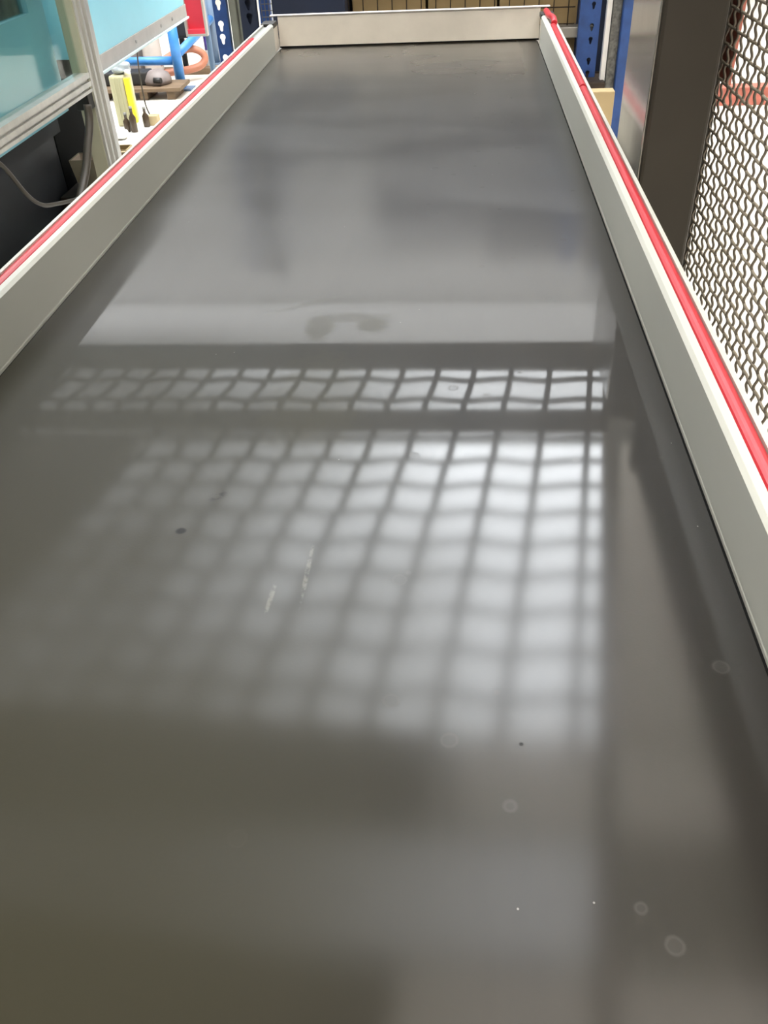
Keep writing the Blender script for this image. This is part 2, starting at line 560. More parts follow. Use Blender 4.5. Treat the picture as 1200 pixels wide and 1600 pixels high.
bed.build('slider_bed', M['gap'], conv)
for yy in (Y0, YE + 0.045):
    MB().tube([(-0.43, yy, BT - R_), (0.43, yy, BT - R_)], 0.0355, 20).build('roller', M['steel'], conv)


def rail(sx):
    """an 80 x 37 mm slotted profile; sx = -1 left, +1 right"""
    xi, xo = 0.401, 0.438
    z1 = BT + 0.078
    s0, s1 = 0.4135, 0.4305
    zb = BT - 0.045
    prof = [(xi, zb), (xo, zb), (xo, z1 - .003), (xo - .002, z1), (s1, z1), (s1, z1 - .010), (s0, z1 - .010), (s0, z1),
            (xi + .004, z1), (xi, z1 - .004), (xi, BT + .004), (xi - .0005, BT + .002)]
    prof = [(sx * p[0], p[1]) for p in prof]
    r = MB().prism(prof, Y0 - .02, 2.90).build('side_rail', M['alu'], conv)
    # red strip in the slot: a low dome
    def dome(h, w, z):
        pts = []
        for k in range(9):
            a = math.pi * k / 8
            pts.append((sx * (0.422 + w * math.cos(a)), z + h * math.sin(a)))
        return pts
    base = z1 - .006
    if sx < 0:
        MB().prism(dome(.0075, .0080, base), Y0, 2.68).build('red_strip', M['red'], r)
        MB().box(-.4300, -.4140, 2.685, 2.895, z1 - .010, z1 - .006).build('open_slot', M['slot'], r, 'grey open slot without a red strip')
    else:
        MB().prism(dome(.0080, .0082, base), Y0, 2.0).build('red_strip', M['red'], r)
        MB().prism(dome(.0105, .0088, base), 1.986, 2.745).build('red_strip', M['red'], r, 'overlapping upper length of red strip')
        d = MB()
        pts = [(0.424, 2.735, z1 + .004), (.425, 2.765, z1 + .010), (.421, 2.80, z1 + .011), (.419, 2.85, z1 + .007), (.417, 2.94, z1 + .006)]
        d.tube(smooth_path(pts, 5), .0085, 8)
        d.build('red_strip', M['red'], r, 'loose buckled red end of the strip')
    cap = MB().box(min(sx * .400, sx * .4395), max(sx * .400, sx * .4395), 2.902, 2.962, z1 - .012, z1 + .002, .002)
    cap.build('end_cap', M['black'], r, 'black plastic cap at the rail end')
    # dark gap between the rail foot and the belt edge
    return r


rail(-1)
rail(1)
# end plate with side returns and top lip
ep = MB().box(-.402, .404, YE, YE + .003, BT + .003, BT + .088).build('end_plate', M['plate'], conv)
MB().box(-.425, .432, YE - .006, YE + .012, BT + .088, BT + .091, .001).build('plate_lip', M['plate_lip'], ep)
MB().box(-.4075, -.4045, 2.903, YE, BT + .0, BT + .0655).build('plate_return', M['plate'], ep)
MB().box(.4055, .4085, 2.903, YE, BT + .0, BT + .0655).build('plate_return', M['plate'], ep)
MB().box(-.402, .404, YE - .004, YE - .001, BT + .0005, BT + .0045).build('end_gap_strip', M['gap'], conv)  # black strip put in as the dark gap below the plate
for sx in (-1, 1):
    MB().box(min(sx * .3985, sx * .4005), max(sx * .3985, sx * .4005), Y0 + .05, YE - .01, BT - .02, BT - .0015).build('edge_gap_strip', M['gap'], conv)  # dark gap along the belt edge drawn as a black strip
    for yy in (-0.4, 1.2, 2.75):
        lg = MB().box(sx * .42 - .02, sx * .42 + .02, yy - .02, yy + .02, 0.012, BT - .045, .002).build('leg', M['alu'], conv)
        MB().lathe([(.03, 0), (.03, .006), (.008, .014)], 16, sx * .42, yy, 0).build('foot', M['black'], lg)
for yy in (-0.4, 1.2, 2.75):
    MB().box(-.40, .40, yy - .02, yy + .02, .30, .34, .002).build('cross_bar', M['alu'], conv)

# ------------------------------------------------------------------ overhead mesh guard (seen mirrored in the belt)
S = 0.125
k_ = S / 0.09
GO = Vector((0.16271 + (0.5137541 - 0.16271) * k_, 1.441215 * k_, 0.40 + 0.9478323 * k_))
GU = Vector((0.98447288, -0.1308904, -0.11696517))
GV = Vector((-0.14022764, -0.98723678, -0.07549675))
GN = GU.cross(GV)
GM = Matrix((GU, GV, GN)).transposed().to_4x4()
GM.translation = GO
guard = thing('mesh_guard', 'grey framed overhead wire mesh guard mirrored in the black belt', 'safety guard', (0.60, 0.30, 0))
GI = Matrix.Translation(-guard.location)


def gpart(mb, name, m, parent=None, label=None):
    o = bpy.data.objects.new(name, mb.mesh(name, m) if isinstance(mb, MB) else mb)
    COL.objects.link(o)
    o.parent = parent or guard
    o.matrix_local = GI @ GM if parent is None else Matrix.Identity(4)
    if label:
        o['label'] = label
    return o


def gbox(u0, u1, v0, v1, n0=-.004, n1=.004):
    return MB().box(u0 * S, u1 * S, v0 * S, v1 * S, n0, n1)


UL = -26.0
gpart(gbox(-.66, .35, -15.5, -1.0), 'side_plate', M['guardbar'])
gpart(gbox(-.66, -.42, -1.0, 17.5), 'side_plate', M['guard'], None, 'narrow near part of the side plate')


def skew(v):
    """the bars of the guard are slightly out of square"""
    return max(0.0, 0.05 - 0.0125 * v)


def gbar(v0, v1, m, label=None, end=.15):
    o = gpart(MB().box((UL + .66) * S, end * S, 0, (v1 - v0) * S, -.005, .005), 'cross_bar', m, None, label)
    o.matrix_local = GI @ GM @ Matrix.Translation((-.66 * S, v0 * S, 0)) @ Matrix.Rotation(math.atan(skew((v0 + v1) / 2)), 4, 'Z')


gbar(-5.5, -3.71, M['guardbar'])
gbar(-1.42, -.35, M['guardbar'])
gbar(8.74, 10.35, M['guarddark'], 'dark wide bar at the near edge of the mesh', -2.3)
gpart(gbox(UL, -2.75, 12.2, 17.5, -.005, .005), 'near_blocker', M['guarddark'], None, 'added dark sheet nearest the viewer, darkens the reflection')  # added sheet, stands in for a dark shape mirrored at the near left
gpart(gbox(UL - .7, UL, -15.5, 13.0), 'side_plate', M['guard'])
RW = 0.0085
for (va, vb, vs) in ((-3.71, -1.42, [-3.1, -1.95]), (-.35, 8.74, [0.0, 1, 2, 3, 4, 5, 6, 7, 8])):
    lw = wave_mesh('long_wire', (-.66 - UL) * S, S, .0085, RW * 1.2, 0.3, M['guardwire'], 6, 6, (0, 1, 0))
    for v in vs:
        o = gpart(lw, 'long_wire', None)
        o.matrix_local = GI @ GM @ Matrix.Translation((-.66 * S, v * S, 0)) @ Matrix.Rotation(math.atan(skew(v)), 4, 'Z') @ Matrix.Translation(((UL + .66) * S, 0, 0))
    cw = wave_mesh('cross_wire', (vb - va) * S, S, .004, RW * 1.15, 0.0, M['guardwire'], 6, 6, (0, 0, 1))
    k = -0.98
    i = 0
    while k > UL:
        o = gpart(cw, 'cross_wire', None)
        ua, ub = va + skew(va) * (k + .66), vb + skew(vb) * (k + .66)
        o.matrix_local = GI @ GM @ Matrix.Translation((k * S, ua * S, 0)) @ Matrix.Rotation(math.pi / 2, 4, 'Z') @ Matrix.Diagonal(((ub - ua) / (vb - va), 1, 1, 1))
        k = -2.0 - i
        i += 1
# posts that carry it, beside the conveyor
pz = 1.345
for (px, py, h) in ((0.60, 0.30, 1.63), (0.74, 2.60, 1.80)):
    MB().box(px - .02, px + .02, py - .02, py + .02, 0, h, .002).build('post', M['guard'], guard)

# ------------------------------------------------------------------ dark post cabinet on the right
cab = thing('post_cabinet', 'tall narrow dark brown steel cabinet standing right of the conveyor rail', 'cabinet', (0.515, 1.62, 0))
MB().box(.467, .565, 1.50, 1.745, 0.0, 1.30, .006).build('body', M['cabinet'], cab)
MB().box(.4635, .4672, 1.506, 1.742, 0.05, 1.295, .001).build('side_cover', M['brushed'], cab, 'brushed steel cover on the side facing the belt')

# ------------------------------------------------------------------ crimped wire fence on the right
FX = 0.60
fence = thing('mesh_fence', 'crimped steel wire mesh fence panel right of the dark cabinet', 'fence', (FX, 0.9, 0))
FY0, FY1, FZ0, FZ1 = 0.12, 1.68, 0.36, 1.30
for yy in (FY0 - .02, FY1 + .02):
    MB().box(FX - .02, FX + .02, yy - .02, yy + .02, 0, 1.60, .002).build('post', M['guarddark'], fence)
MB().box(FX - .015, FX + .015, FY0, FY1, FZ0 - .03, FZ0, .002).build('bottom_rail', M['guarddark'], fence)
MB().box(FX - .006, FX + .006, FY0, FY1, FZ1, 1.61, .001).build('top_blocker', M['guarddark'], fence, 'added dark sheet above the mesh blocking the ceiling glow')  # unseen sheet added to keep bright ceiling out of the belt's mirror image
MB().box(FX + .010, FX + .016, 1.600, 1.665, 1.055, 1.60, .001).build('red_flat', M['redpaint'], fence, 'red brown painted flat bar at the far edge')
PV, PH = 0.0310, 0.0265
RWF = 0.0023
vm = [wave_mesh('upright_wire', FZ1 - FZ0, PH / 2, .0018, RWF, ph, M['wire'], 5, 5, (0, 1, 0)) for ph in (-math.pi / 2, math.pi / 2)]
hm = [wave_mesh('level_wire', FY1 - FY0, PV, .0011, RWF * 1.1, ph, M['wire_pale'], 5, 6, (0, 1, 0)) for ph in (0, math.pi)]
nv = int((FY1 - FY0) / PV)
for i in range(nv):
    o = bpy.data.objects.new('upright_wire', vm[i % 2])
    COL.objects.link(o)
    o.parent = fence
    # wire runs up (+Z); its crimp lies across the panel (X)
    o.matrix_local = Matrix.Translation(Vector((FX, FY0 + PV * (i + .5), FZ0)) - fence.location) @ Matrix(((0, 1, 0, 0), (0, 0, 1, 0), (1, 0, 0, 0), (0, 0, 0, 1)))
nh = int((FZ1 - FZ0) / PH)
for i in range(nh):
    o = bpy.data.objects.new('level_wire', hm[i % 2])
    COL.objects.link(o)
    o.parent = fence
    o.matrix_local = Matrix.Translation(Vector((FX, FY0, FZ0 + PH * (i + .5))) - fence.location) @ Matrix(((0, 1, 0, 0), (1, 0, 0, 0), (0, 0, -1, 0), (0, 0, 0, 1)))
# red beam lying on the floor beyond the fence
rb = thing('floor_beam', 'red painted steel beam lying on the pale floor beyond the mesh fence', 'beam', (2.4, 6.0, 0))
MB().box(1.55, 4.2, 5.95, 6.03, 0, .10, .004).build('web', M['redpaint'], rb)
MB().box(1.55, 4.2, 5.93, 6.05, .10, .108, .001).build('flange', M['redpaint'], rb)

# ------------------------------------------------------------------ blue rack behind the far end
rack = thing('pallet_rack', 'blue steel storage rack with keyhole uprights behind the conveyor end', 'rack', (0, 3.75, 0))
RY = 3.60


def keyhole_plate(x0, x1, z0, z1, y, holes, name, m, parent, depth=.003, label=None):
    """flat plate with real keyhole openings"""
    cu = bpy.data.curves.new(name, 'CURVE')
    cu.dimensions = '2D'
    cu.fill_mode = 'BOTH'
    cu.extrude = depth / 2

    def spline(pts):
        sp = cu.splines.new('POLY')
        sp.points.add(len(pts) - 1)
        for q, p in zip(sp.points, pts):
            q.co = (p[0], p[1], 0, 1)
        sp.use_cyclic_u = True
    spline([(x0, z0), (x1, z0), (x1, z1), (x0, z1)])
    for (hx, hz, s) in holes:
        pts = []
        for k in range(11):
            a = math.radians(-50 + 280 * k / 10)
            pts.append((hx + .011 * s * math.cos(a), hz + .011 * s * math.sin(a)))
        pts += [(hx - .005 * s, hz - .022 * s), (hx, hz - .026 * s), (hx + .005 * s, hz - .022 * s)]
        spline(pts)
    tmp = bpy.data.objects.new(name, cu)
    COL.objects.link(tmp)
    tmp.rotation_euler = (math.pi / 2, 0, 0)
    bpy.context.view_layer.update()
    me = bpy.data.meshes.new_from_object(tmp.evaluated_get(bpy.context.evaluated_depsgraph_get()))
    me.transform(Matrix.Translation((0, y, 0)) @ Matrix.Rotation(math.pi / 2, 4, 'X'))
    bpy.data.objects.remove(tmp)
    bpy.data.curves.remove(cu)
    me.name = name
    me.materials.clear()
    me.materials.append(m)
    return place(name, me, parent, label)


def upright(x0, x1, y, m, holes_x, z_off, lab=None, top=1.86, s=1.0):
    holes = []
    z = 0.10 + z_off
    while z < top - .09:
        for hx in holes_x:
            holes += [(hx, z, s), (hx, z + .0435, s)]
        z += .1133
    # one pair of holes visible per 0.09 m
    o = keyhole_plate(x0, x1, 0.0, top, y, holes, 'upright', m, rack, .003, lab)
    MB().box(x0, x0 + .003, y + .002, y + .030, 0, top).build('flange', m, o)
    MB().box(x1 - .003, x1, y + .002, y + .030, 0, top).build('flange', m, o)
    return o


upright(-.757, -.706, RY, M['blue'], [-.735], .0605)
MB().box(-.702, -.675, RY + .02, RY + .06, 0, 1.86, .003).build('post_cover', M['grey_strip'], rack)
MB().box(-.671, -.650, RY + .03, RY + .06, 0, 1.86, .003).build('post_cover', M['grey_strip'], rack)
upright(-.644, -.585, RY - .05, M['navy'], [-.612], .02, 'navy blue upright with faint holes')
MB().box(-.640, -.589, RY - .02, RY - .017, 0, 1.86).build('back_strip', M['navy'], rack)
MB().box(.60, .708, 3.72, 3.723, .415, 1.86).build('side_sheet', M['navy'], rack)
upright(.600, .676, RY + .03, M['blue'], [.648], .01, None, 1.86, .7)
MB().box(.690, .708, RY - .02, RY + .01, .60, 1.86, .002).build('white_edge', M['white'], rack, 'pale strip between the blue uprights')
MB().box(.710, .742, RY - .03, RY + .005, 0, 1.86, .002).build('brace', M['galv'], rack, 'mottled galvanised bracing channel')
MB().box(.742, .776, RY - .06, RY, 0, 1.86, .002).build('upright', M['blue'], rack)
MB().box(-.60, .66, 3.66, 3.70, .790, .826, .003).build('beam', M['steel'], rack, 'grey beam under the cartons')
MB().box(-.60, .66, 4.42, 4.46, .790, .826, .003).build('beam', M['steel'], rack)
MB().box(-.60, .66, 3.70, 4.42, .812, .826).build('shelf', M['steel'], rack)
MB().box(-.70, .76, 3.58, 3.60, 1.25, 1.33, .003).build('beam', M['navy'], rack)
MB().box(-.70, .76, 4.42, 4.46, 1.25, 1.33, .003).build('beam', M['navy'], rack)
MB().box(-.70, .74, 3.64, 4.42, 1.30, 1.315).build('shelf', M['steel'], rack)
MB().box(-.60, .745, 3.64, 4.42, .40, .415).build('shelf', M['steel'], rack)
for xx in (-.73, .76):
    MB().box(xx - .025, xx + .025, 4.43, 4.47, 0, 1.86, .003).build('upright', M['blue'], rack)
for xx in (-.735, .755):
    for k in range(3):
        MB().tube([(xx, 3.64, .15 + .5 * k), (xx, 4.44, .5 + .5 * k)], .010, 6).build('diagonal', M['galv'], rack)
# square wire mesh in front of the cartons, and one beside the navy upright
wm = thing('wire_grid', 'dark square wire grid standing before the cartons on the rack', 'wire grid', (0.15, 3.69, .826))
me_v = MB().tube([(0, 0, 0), (0, 0, .40)], .0022, 5).mesh('upright_wire', M['darkwood'])
me_h = MB().tube([(0, 0, 0), (.86, 0, 0)], .0022, 5).mesh('level_wire', M['darkwood'])
for i in range(16):
    o = bpy.data.objects.new('upright_wire', me_v)
    COL.objects.link(o)
    o.parent = wm
    o.location = (-.41 + i * .055, 0.012, 0)
for i in range(8):
    o = bpy.data.objects.new('level_wire', me_h)
    COL.objects.link(o)
    o.parent = wm
    o.location = (-.42, 0.012, .005 + i * .055)
wg = thing('wire_grid', 'pale narrow wire grid left of the navy crate at the rack', 'wire grid', (-.565, 3.64, 0))
for i in range(4):
    MB().tube([(-.583 + i * .014, 3.64, 0), (-.583 + i * .014, 3.64, 1.25)], .0014, 5).build('upright_wire', M['wire'], wg)
for i in range(16):
    MB().tube([(-.585, 3.643, .68 + i * .0215), (-.537, 3.643, .68 + i * .0215)], .0014, 5).build('level_wire', M['wire'], wg)


def carton(x0, x1, y0, y1, z0, z1, lab, m='carton', name='carton', group=None):
    t = thing(name, lab, 'box', ((x0 + x1) / 2, (y0 + y1) / 2, z0), group)
    MB().box(x0, x1, y0, y1, z0, z1, .003).build('body', M[m], t)
    w = (y1 - y0)
    MB().box(x0 - .0005, x1 + .0005, y0 + w * .46, y0 + w * .54, z1 - .0002, z1 + .0008).build('tape', M['carton_pale'], t)
    return t


# navy crate: open box with a rim
nc = thing('storage_crate', 'dark navy plastic crate on the rack behind the left of the end plate', 'crate', (-.4, 3.8, .826))
MB().box(-.536, -.262, 3.60 + .005, 4.0, .905 - .079, 1.20, .005).build('body', M['navy'], nc)
MB().box(-.542, -.256, 3.60, 4.005, 1.17, 1.215, .004).build('rim', M['navy'], nc)
carton(-.25, .03, 3.74, 4.15, .826, 1.13, 'brown carton behind the wire grid, next to the navy crate')
carton(.04, .30, 3.74, 4.15, .826, 1.16, 'brown carton behind the wire grid, middle of three')
carton(.31, .625, 3.74, 4.15, .826, 1.12, 'brown carton behind the wire grid, next to the right blue upright')
for (x0, x1, h, lab) in ((-.66, -.22, 1.50, 'navy crate on the upper rack shelf above the navy crate'),
                         (-.19, .26, 1.76, 'navy crate in the middle of the upper rack shelf'),
                         (.29, .70, 1.84, 'navy crate at the right of the upper rack shelf')):
    t = thing('storage_crate', lab, 'crate', ((x0 + x1) / 2, 3.9, 1.315))
    MB().box(x0, x1, 3.66, 4.2, 1.315, h - .03, .006).build('body', M['navy'], t)
    MB().box(x0 - .006, x1 + .006, 3.654, 4.206, h - .045, h, .004).build('rim', M['navy'], t)
t = thing('timber_block', 'dark brown timber block on the lower right rack shelf', 'timber', (.66, 3.7, .415))
MB().box(.50, .706, 3.54, 3.70, .415, .660, .004).build('block', M['darkwood'], t)
MB().box(.50, .706, 3.705, 3.71, .415, .664, .002).build('batten', M['darkwood'], t)
t = thing('carton', 'tan carton standing below the dark timber block beside the right blue upright', 'box', (.64, 3.25, 0))
MB().box(.50, .690, 3.20, 3.25, 0, .702, .003).build('body', M['carton_pale'], t)
MB().box(.56, .60, 3.1985, 3.2515, .5, .7035).build('tape', M['carton'], t)
carton(.02, .30, 3.74, 4.15, .415, .76, 'brown carton on the lower rack shelf near the middle')
carton(.31, .62, 3.74, 4.15, .415, .77, 'brown carton on the lower rack shelf beside the navy sheet')

# ------------------------------------------------------------------ left: machine guard frame of slotted profiles
fr = thing('guard_frame', 'slotted aluminium guard frame with clear pane before the light blue machine', 'frame', (-1.02, 2.6, 0))
GX = -1.0


def slotted(z0, z1, y0, y1, vertical, parent, name='profile'):
    """profile with two grooves on the side facing the conveyor"""
    if vertical:
        w = y1 - y0
        pts = []
        d = .010
        cuts = [(.10, .38), (.47, .72)]
        pts = [(GX - .05, y0), (GX, y0)]
        for a, c in cuts:
            pts += [(GX, y0 + w * a), (GX - d, y0 + w * a), (GX - d, y0 + w * c), (GX, y0 + w * c)]
        pts += [(GX, y1), (GX - .05, y1)]
        return MB().prism(pts, z0, z1, 'z').build(name, M['alu_bright'], parent)
    w = z1 - z0
    d = .008
    pts = [(GX - .045, z0), (GX, z0)]
    for a, c in [(.16, .30), (.55, .72)]:
        pts += [(GX, z0 + w * a), (GX - d, z0 + w * a), (GX - d, z0 + w * c), (GX, z0 + w * c)]
    pts += [(GX, z1), (GX - .045, z1)]
    return MB().prism(pts, y0, y1).build(name, M['alu_bright'], parent)


slotted(.0, 1.26, 2.888, 3.006, True, fr, 'post')
MB().box(GX - .052, GX - .004, 2.880, 2.889, 0.78, 1.26, .001).build('post_face', M['beige'], fr, 'beige painted face of the post')
MB().box(GX - .055, GX - .008, 2.884, 2.8875, 0.0, 0.78, .001).build('post_face', M['beige'], fr)
slotted(.812, .866, -.3, 2.884, False, fr, 'crossbar')
slotted(1.21, 1.26, -.3, 2.884, False, fr, 'crossbar')
MB().box(GX - .05, GX, -.35, -.3, 0, 1.26, .002).build('post', M['alu_bright'], fr)
MB().box(GX - .030, GX - .025, -.3, 2.885, .866, 1.21).build('pane', M['acrylic'], fr)
MB().box(GX - .05, GX - .004, 2.84, 2.884, .765, .812, .002).build('bracket', M['black'], fr, 'black corner bracket under the crossbar')

# ------------------------------------------------------------------ left: light blue machine
mc = thing('moulding_machine', 'large light blue industrial machine with grey sill left of the conveyor', 'machine', (-1.8, 3.0, 0))
# sliding door in front, with window
DX = -1.09
door = MB()
door.box(DX - .03, DX, 2.764, 2.872, .760, 1.26)
door.box(DX - .03, DX, -.5, 2.764, .760, 1.048)
door.box(DX - .03, DX, -.5, -.4, 1.048, 1.26)
door.build('door', M['cyan_door'], mc)
dw = MB().box(DX - .022, DX - .016, -.4, 2.764, 1.048, 1.26).build('door_window', M['acrylic'], mc)
MB().box(DX - .029, DX - .026, -.4, 2.80, 1.0, 1.26).build('inside', M['dim'], mc, 'dim cluttered machine inside behind the door window')
# recessed panel right of the door
MB().box(-1.42, -1.36, 2.7, 3.42, .80, .955).build('panel', M['cyan'], mc)
MB().box(-1.42, -1.345, 2.7, 3.42, .960, 1.26).build('panel', M['cyan'], mc)
MB().box(-1.43, -1.40, 2.6, 3.5, .70, 1.26).build('panel_back', M['cyan_door'], mc)
# main panel right of the post
body = MB().box(-2.4, -1.20, 3.46, 4.775, .803, 1.26, .004).build('panel', M['cyan'], mc)
MB().box(-1.206, -1.196, 3.40, 4.785, .752, .806, .001).build('sill', M['channel'], mc)
MB().box(-1.21, -1.188, 3.40, 4.79, .744, .7525, .001).build('sill_lip', M['lipblue'], mc)
for yy in (3.95, 4.33, 4.52):
    MB().tube([(-1.197, yy, .780), (-1.192, yy, .780)], .007, 8).build('bolt', M['steel'], mc)
# dark plinth set back under the door side
MB().box(-2.6, -1.80, -1.0, 4.7, 0, .70, .004).build('plinth', M['plinth'], mc)
MB().box(-2.6, -1.13, -1.0, 2.86, .70, .755).build('underside', M['plinth'], mc)
MB().box(-2.4, -1.22, 2.88, 3.40, .70, .752).build('underside', M['plinth'], mc)
MB().box(-1.82, -1.796, 4.25, 4.72, 0, .70, .004).build('foot', M['gap'], mc)  # matte black sheet that darkens the far end of the plinth
MB().tube([(-1.80, 3.95, .36), (-1.795, 3.95, .36)], .012, 10).build('bolt', M['steel'], mc)

# cables hanging under the crossbar
cb = MB().tube(smooth_path([(-.945, 1.90, .90), (-.945, 2.00, .865), (-.945, 2.079, .815), (-.945, 2.159, .719), (-.945, 2.225, .672), (-.945, 2.305, .648), (-.945, 2.415, .622), (-.946, 2.53, .60), (-.947, 2.7, .58), (-.948, 2.86, .56)], 6), .0055, 8).build('cable', M['cable'])
tag(cb, 'dark cable sagging in a loop under the left aluminium crossbar', 'cable')
hs = MB().tube(smooth_path([(-.978, 2.76, .80), (-.978, 2.745, .755), (-.978, 2.69, .70), (-.978, 2.631, .644), (-.978, 2.56, .60), (-.978, 2.45, .54), (-.980, 2.3, .46)], 6), .0125, 10).build('hose', M['cable'])
tag(hs, 'thick dark hose hanging beside the aluminium post', 'hose')

# bin on the floor
bn = thing('paper_bin', 'grey beige open card bin on the floor under the machine', 'bin', (-1.68, 4.30, .09))
w = MB()
bmx = w.bm


def tub(mb, cx, cy, a, c, z0, z1, t=.004):
    b_ = mb.bm

    def ringv(h, z, o):
        return [b_.verts.new((cx + sx * (h - o), cy + sy * (h - o), z)) for sx, sy in ((-1, -1), (1, -1), (1, 1), (-1, 1))]
    o0, o1, i1, i0 = ringv(a, z0, 0), ringv(c, z1, 0), ringv(c, z1, t), ringv(a, z0 + t, t)
    for A, B in ((o0, o1), (o1, i1), (i1, i0)):
        for k in range(4):
            b_.faces.new((A[k], A[(k + 1) % 4], B[(k + 1) % 4], B[k]))
    b_.faces.new(o0[::-1])
    b_.faces.new(i0)
    return mb


tub(MB(), -1.68, 4.30, .052, .068, .086, .228).build('body', M['bin'], bn)
tub(MB(), -1.68, 4.30, .047, .0635, .092, .225, .002).build('liner', M['bin_in'], bn, 'pinkish card inside of the bin')
bk = thing('timber_block', 'dark brown timber block on the floor under the card bin', 'timber', (-1.66, 4.3, 0))
MB().box(-1.79, -1.52, 4.12, 4.52, .03, .085, .004).build('block', M['darkwood'], bk)
for yy in (4.16, 4.46):
    MB().box(-1.78, -1.53, yy, yy + .03, 0, .03).build('runner', M['darkwood'], bk)
bx = thing('carton', 'small tan open carton on the floor between bin and aluminium post', 'box', (-1.70, 4.75, 0))
tub(MB(), -1.69, 4.78, .055, .055, 0, .14).build('body', M['carton_pale'], bx)
MB().box(-1.745, -1.635, 4.70, 4.724, .13, .136).build('flap', M['carton_pale'], bx)

# canister with yellow edge, rag, bottles
cn = thing('canister', 'cloudy pale plastic canister with bright yellow edge under the machine', 'canister', (-1.99, 5.85, 0))
MB().box(-2.06, -1.965, 5.80, 5.98, 0, .30, .012).build('body', M['canister'], cn)
MB().box(-1.962, -1.925, 5.795, 5.83, .02, .285, .005).build('corner_strip', M['yellow'], cn, 'bright yellow upright edge')
MB().box(-2.03, -2.022, 5.792, 5.80, .01, .29, .002).build('rib', M['canister'], cn)
MB().box(-2.00, -1.992, 5.792, 5.80, .01, .29, .002).build('rib', M['canister'], cn)
MB().lathe([(.02, 0), (.02, .02), (.016, .024)], 16, -1.945, 5.85, .30).build('cap', M['white'], cn)


def lump(name, c, r, m, lab, cat, seed, squash=.6):
    rnd = random.Random(seed)
    me = bpy.data.meshes.new(name)
    b_ = bmesh.new()
    bmesh.ops.create_icosphere(b_, subdivisions=3, radius=1)
    ph = [rnd.uniform(0, 6) for _ in range(6)]
    for v in b_.verts:
        p = v.co
        k = 1 + .16 * math.sin(4 * p.x + ph[0]) * math.sin(3.4 * p.y + ph[1]) + .12 * math.sin(6 * p.z + 3 * p.x + ph[2])
        v.co = Vector((p.x * r[0], p.y * r[1], max(p.z, -.8) * r[2])) * k
    zmin = min(v.co.z for v in b_.verts)
    for f in b_.faces:
        f.smooth = True
    b_.to_mesh(me)
    b_.free()
    me.materials.append(M[m])
    o = bpy.data.objects.new(name, me)
    COL.objects.link(o)
    o.location = (c[0], c[1], c[2] - zmin)
    return tag(o, lab, cat)


lump('rag', (-2.00, 5.88, .300), (.062, .06, .035), 'rag', 'crumpled blue grey cloth on top of the canister', 'cloth', 3)
lump('plastic_bag', (-1.945, 5.50, 0), (.05, .05, .035), 'white', 'white crumpled bag on the floor beside the aluminium post', 'bag', 5)
for i, (x, y, h, lab) in enumerate(((-1.955, 5.68, .10, 'dark brown bottle nearest the canister'), (-1.905, 5.66, .14, 'dark brown bottle between two others, right of the canister'),
                                    (-1.86, 5.78, .11, 'dark brown bottle farthest right of the canister'))):
    t = thing('bottle', lab, 'bottle', (x, y, 0), 'brown bottles by the canister')
    MB().lathe([(.019, 0), (.021, .006), (.021, h * .62), (.009, h * .78), (.009, h)], 16, x, y, 0).build('body', M['bottle'], t)
    MB().lathe([(.011, 0), (.011, .012)], 12, x, y, h).build('cap', M['steel'], t)
t = thing('carton', 'small tan carton on the floor right of the brown bottles', 'box', (-1.80, 5.83, 0))
MB().box(-1.855, -1.79, 5.80, 5.86, 0, .06, .003).build('body', M['carton_pale'], t)
MB().box(-1.8555, -1.7895, 5.824, 5.836, .0595, .0608).build('tape', M['carton'], t)

# blue tube stand
ts = thing('tube_stand', 'sky blue welded tube stand on the floor beyond the machine', 'stand', (-1.9, 7.0, 0))
LX = -1.905
MB().tube([(LX, 6.83, .012), (LX, 6.83, .56)], .037, 14).build('leg', M['tube'], ts)
MB().tube([(-1.855, 7.75, .012), (-1.84, 7.75, .62)], .034, 14).build('leg', M['tubegrey'], ts, 'greyish blue rear leg')
MB().tube([(-2.42, 6.86, .195), (-1.93, 6.86, .19)], .030, 12).build('stretcher', M['tube'], ts)
MB().tube([(-1.90, 6.86, .235), (-1.86, 7.30, .285), (-1.845, 7.72, .33)], .030, 12).build('stretcher', M['tube'], ts)
MB().box(LX - .06, LX + .09, 6.77, 6.90, 0, .014, .003).build('foot_plate', M['tubegrey'], ts)
MB().box(-1.93, -1.76, 7.69, 7.82, 0, .014, .003).build('foot_plate', M['tubegrey'], ts)
MB().tube([(-2.42, 6.86, .012), (-2.42, 6.86, .56)], .037, 14).build('leg', M['tube'], ts)
# red tray on top of the stand
tr = thing('parts_tray', 'red square tray leaning upright beyond the light blue machine', 'tray', (-1.5, 5.6, 0))
TY = 5.2
x0, x1, z0, z1 = -1.325, -1.228, .61, 1.0
MB().box(x0, x1, TY + .03, TY + .034, z0, z1).build('bottom', M['redtray'], tr)
MB().box(x0 - .012, x0, TY, TY + .035, z0 - .012, z1, .002).build('rim', M['tank'], tr)
MB().box(x1, x1 + .012, TY, TY + .035, z0 - .012, z1, .002).build('rim', M['tank'], tr)
MB().box(x0, x1, TY, TY + .035, z0 - .012, z0, .002).build('rim', M['tank'], tr)
MB().box(x0, x1, TY + .002, TY + .03, z0, z0 + .022, .001).build('ledge', M['redtray'], tr)
MB().box(x0 - .012, x1 + .012, TY, TY + .035, z1, z1 + .012, .002).build('rim', M['tank'], tr)
MB().tube([(x1, TY + .05, 0), (x1, TY + .05, z0 + .25)], .016, 10).build('leg', M['tubegrey'], tr)
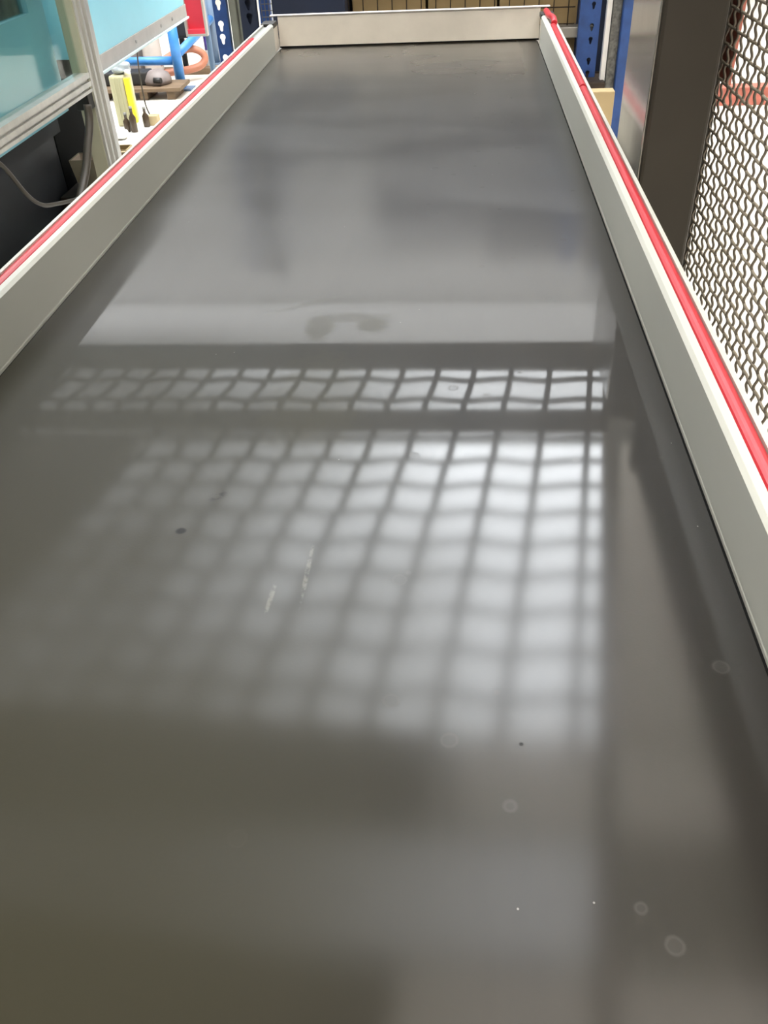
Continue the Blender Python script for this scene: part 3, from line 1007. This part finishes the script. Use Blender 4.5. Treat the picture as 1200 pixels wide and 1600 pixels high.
# dark box behind tray
t = thing('control_box', 'dark grey control box on a stem behind the blue stand leg', 'box', (-2.0, 7.4, 0))
MB().box(-2.06, -1.865, 7.32, 7.55, .262, .62, .006).build('body', M['plinth'], t)
MB().box(-2.05, -1.875, 7.314, 7.32, .28, .60, .002).build('cover', M['plinth'], t)
MB().box(-2.055, -2.02, 7.47, 7.51, 0, .262, .002).build('stem', M['plinth'], t)
# salmon hose loop hanging on the stand
pts = [(-2.05, 7.15, .12), (-1.95, 7.15, .205)]
hp = smooth_path([(-2.10, 7.02, .150), (-2.0, 7.10, .195), (-1.90, 7.16, .215), (-1.825, 7.18, .195), (-1.79, 7.18, .150), (-1.815, 7.16, .105), (-1.89, 7.12, .083), (-2.00, 7.06, .080), (-2.12, 7.02, .075)], 6)
hl = MB().tube(hp, .027, 12).build('hose', M['hose'])
tag(hl, 'salmon rubber hose bent in a loop behind the blue stand leg', 'hose')
t = thing('tape_roll', 'small violet and white roll behind the salmon hose', 'roll', (-1.80, 7.5, 0))
MB().lathe([(.026, 0), (.03, .01), (.03, .20), (.026, .21)], 16, -1.835, 7.5, 0).build('core', M['white'], t)
MB().lathe([(.031, .15), (.031, .245)], 16, -1.835, 7.5, 0).build('sleeve', M['purple'], t, 'violet sleeve')
# grey tank and pump
t = thing('tank', 'warm grey upright plastic tank behind the blue stretcher', 'tank', (-2.15, 7.2, 0))
MB().lathe([(.07, 0), (.075, .02), (.072, .27), (.05, .30), (.03, .31), (.03, .33)], 24, -2.22, 7.25, 0).build('body', M['tank'], t)
MB().lathe([(.035, .33), (.035, .36)], 16, -2.22, 7.25, 0).build('cap', M['white'], t)
MB().box(-2.46, -2.31, 7.18, 7.32, 0, .30, .01).build('side_box', M['pump'], t)
p = thing('pump', 'dull grey cast pump housing with black knob on a worn board', 'pump', (-2.03, 6.66, .075))
MB().lathe([(.02, 0), (.095, .002), (.10, .03), (.085, .065), (.05, .088), (.015, .095)], 24, -2.02, 6.66, .080).build('housing', M['pump'], p)
MB().box(-2.40, -2.08, 6.60, 6.76, .080, .165, .01).build('motor', M['black'], p)
MB().tube([(-2.02, 6.57, .118), (-1.965, 6.56, .118)], .019, 10).build('knob', M['black'], p)
bd = thing('timber_board', 'worn brown board lying under the grey pump', 'board', (-2.1, 6.62, 0))
MB().box(-2.50, -1.82, 6.50, 6.78, .055, .080, .003).build('plank', M['wood'], bd)
for xx in (-2.4, -2.1, -1.90):
    MB().box(xx - .03, xx + .03, 6.52, 6.76, 0, .055, .003).build('block', M['wood'], bd)
bd2 = thing('timber_board', 'worn brown board on the floor behind the blue stand', 'board', (-2.1, 7.4, 0))
MB().box(-2.5, -1.70, 7.34, 7.44, 0, .045, .003).build('plank', M['wood'], bd2)
MB().box(-2.3, -2.25, 7.33, 7.45, .045, .06, .002).build('batten', M['wood'], bd2)
tc = MB().tube(smooth_path([(-1.86, 5.95, .70), (-1.885, 5.95, .45), (-1.90, 5.95, .30), (-1.90, 5.94, .16), (-1.885, 5.92, .07), (-1.84, 5.91, .012), (-1.72, 5.93, .006)], 6), .005, 6).build('cable', M['cable'])
tag(tc, 'thin dark cable hanging down behind the canister', 'cable')
